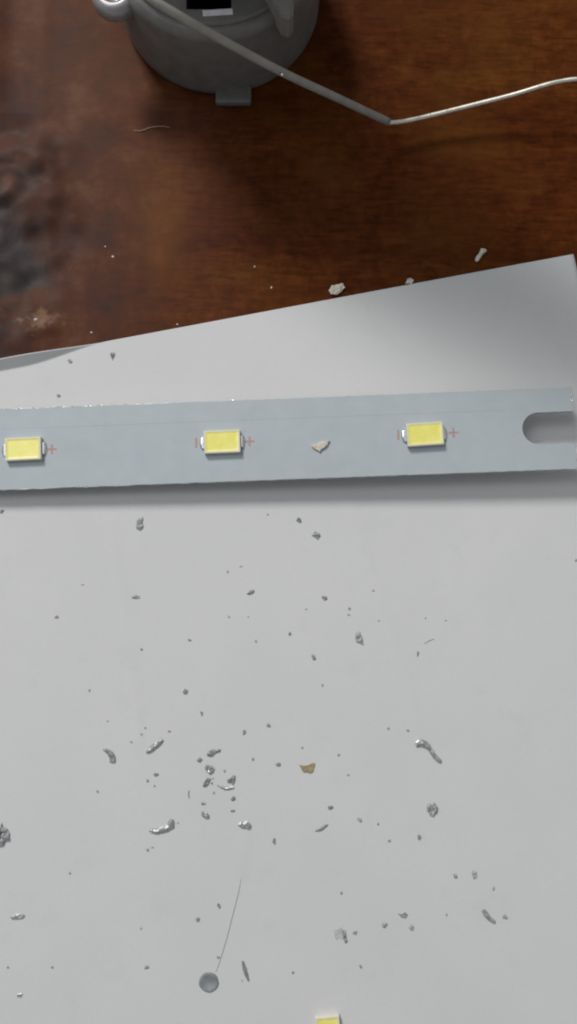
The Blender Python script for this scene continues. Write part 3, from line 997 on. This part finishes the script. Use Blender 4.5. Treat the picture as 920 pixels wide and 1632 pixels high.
def octant(lx, ly, x, y):
    return int(((math.degrees(math.atan2(ly - y, x - lx)) + 382.5) % 360) // 45)
def speck_labels(pts, noun):
    """for each speck: the landmark and direction in which it is the nearest speck"""
    cand = []
    for name, lx, ly in LANDMARKS:
        best = {}
        for i, p in enumerate(pts):
            o = octant(lx, ly, p[0], p[1])
            d = math.hypot(p[0] - lx, p[1] - ly)
            best.setdefault(o, []).append((d, i))
        for o, l in best.items():
            l.sort()
            for rank, (d, i) in enumerate(l[:3]):
                cand.append((d + 400 * rank, i, "%s %s %s" % (("nearest " + noun, "second nearest " + noun, "third nearest " + noun)[rank], OCT[o], name)))
    cand.sort()
    out = {}
    for d, i, text in cand:
        out.setdefault(i, text)
    return [out[i] for i in range(len(pts))]
SPECKS = [
        (3, 815, 8, 6, 0.5), (427, 820, 4, 4, 0), (384, 903, 6, 3, 0.1), (363, 911, 4, 5, 0), (132, 932, 5, 3, 0), (91, 983, 7, 5, 0), (302, 1020, 7, 4, -0.6), (226, 1035, 5, 5, 0),
        (143, 1100, 4, 6, 0), (518, 953, 9, 7, 0), (595, 941, 5, 4, 0), (500, 1047, 6, 10, 0.3), (514, 1092, 4, 6, 0), (488, 971, 4, 3, 0), (666, 1042, 4, 10, 0), (462, 1010, 5, 7, 0),
        (918, 893, 4, 6, 0), (322, 1137, 5, 7, 0), (428, 1156, 7, 6, 0), (389, 1167, 5, 8, 0), (318, 1211, 8, 7, 0.4), (338, 1248, 6, 4, 0), (358, 1229, 4, 6, 0), (372, 1273, 8, 6, 0.8),
        (325, 1280, 8, 5, 0), (371, 1292, 7, 4, 0), (249, 1234, 8, 6, 0), (236, 1244, 5, 6, 0), (247, 1252, 4, 5, 0), (156, 1261, 6, 4, -0.6), (210, 1182, 5, 4, 0), (232, 1160, 5, 4, 0),
        (270, 1165, 6, 4, 0), (226, 1170, 4, 4, 0), (403, 1210, 5, 6, 0), (244, 1350, 5, 3, 0), (284, 1311, 4, 3, 0), (482, 1191, 5, 4, 0), (444, 1218, 9, 6, 0), (540, 1203, 6, 4, 0.6),
        (650, 1164, 6, 5, 0), (619, 1161, 4, 5, 0), (555, 1235, 5, 4, 0), (527, 1287, 9, 5, 0), (603, 1313, 4, 6, 0), (437, 1340, 5, 9, 0), (620, 1340, 6, 5, 0), (668, 1334, 5, 8, 0),
        (112, 1391, 4, 5, 0), (225, 1479, 4, 4, 0), (234, 1541, 7, 6, 0.6), (13, 1541, 5, 4, 0), (84, 1541, 6, 4, 0.5), (316, 1465, 6, 7, 0), (566, 1487, 8, 5, 0), (544, 1423, 5, 6, 0.6),
        (575, 1541, 5, 6, 0.4), (467, 1550, 5, 5, 0), (386, 1563, 3, 4, 0), (726, 1396, 6, 7, 0), (613, 1474, 9, 9, 0), (656, 1478, 7, 9, 0), (805, 1461, 7, 8, 0), (787, 1417, 4, 7, 0),
        (712, 1458, 4, 5, 0), (348, 1525, 6, 6, 0), (340, 1240, 4, 3, 0), (341, 1263, 5, 5, 0), (365, 983, 4, 4, 0), (396, 983, 4, 3, 0), (408, 1022, 4, 5, 0), (678, 985, 4, 3, 0),
        (711, 989, 4, 3, 0), (604, 989, 4, 3, 0), (556, 980, 5, 4, 0), (573, 1306, 7, 8, 0), (172, 1149, 4, 3, 0)]
for (x, y, w, h, r), text in zip(SPECKS, speck_labels(SPECKS, "grey speck")):
    light = (x, y) in ((573, 1306), (656, 1478), (805, 1461), (787, 1417), (712, 1458), (341, 1263), (340, 1240), (604, 989), (365, 983), (678, 985), (711, 989), (595, 941), (172, 1149), (226, 1170), (348, 1525), (613, 1474))
    f = 0.84 if max(w, h) > 6 else 0.72
    speck(x, y, w * f, h * f, M_DUST if light or max(w, h) <= 4 else (M_DULL if max(w, h) <= 6 or y > 1380 else M_SPECK), "metal_speck", text, "speck", GP, 'paper', r)
speck(112, 576, 7, 5, M_SPECK, "metal_speck", "dark oval speck above the strip, left of a slightly larger one", "speck", "specks above the strip", 'paper', -0.4)
speck(180, 567, 6, 10, M_SPECK, "metal_speck", "upright dark speck above the strip near the upper paper edge", "speck", "specks above the strip")
speck(94, 631, 5, 5, M_SPECK, "metal_speck", "smallest speck above the strip, just over its upper edge", "speck", "specks above the strip")
for (x, y, w, h, text) in [(557, 970, 4, 5, "tiny bright glinting crumb above the triangular shaving"), (236, 1354, 4, 4, "tiny bright glinting crumb below the boat-shaped shaving"),
                           (32, 1585, 9, 5, "bright glinting crumb at the lower left end of the paper")]:
    speck(x, y, w, h, M_SOLDER, "bright_speck", text, "speck", "bright crumbs on the paper")
for (x, y, w, h, text) in [(180, 409, 5, 4, "tiny whitish crumb on the bare wood midway between scorch and amber scuff"), (56, 508, 7, 6, "whitish crumb on the pale scraped spot by the scorch"),
                           (146, 530, 4, 3, "tiny whitish crumb on the wood right of the pale scraped spot"), (283, 517, 4, 3, "tiny whitish crumb on the wood at the very edge of the paper"),
                           (433, 458, 3, 4, "tiny whitish crumb on the wood, nearest left of the cream flake"), (406, 425, 3, 4, "tiny whitish crumb on the wood, upper left of the cream flake"),
                           (168, 393, 3, 3, "faintest whitish crumb on the wood, above another crumb")]:
    speck(x, y, w * 0.8, h * 0.8, M_PALE, "white_crumb", text, "speck", "white crumbs on the wood", 'table')
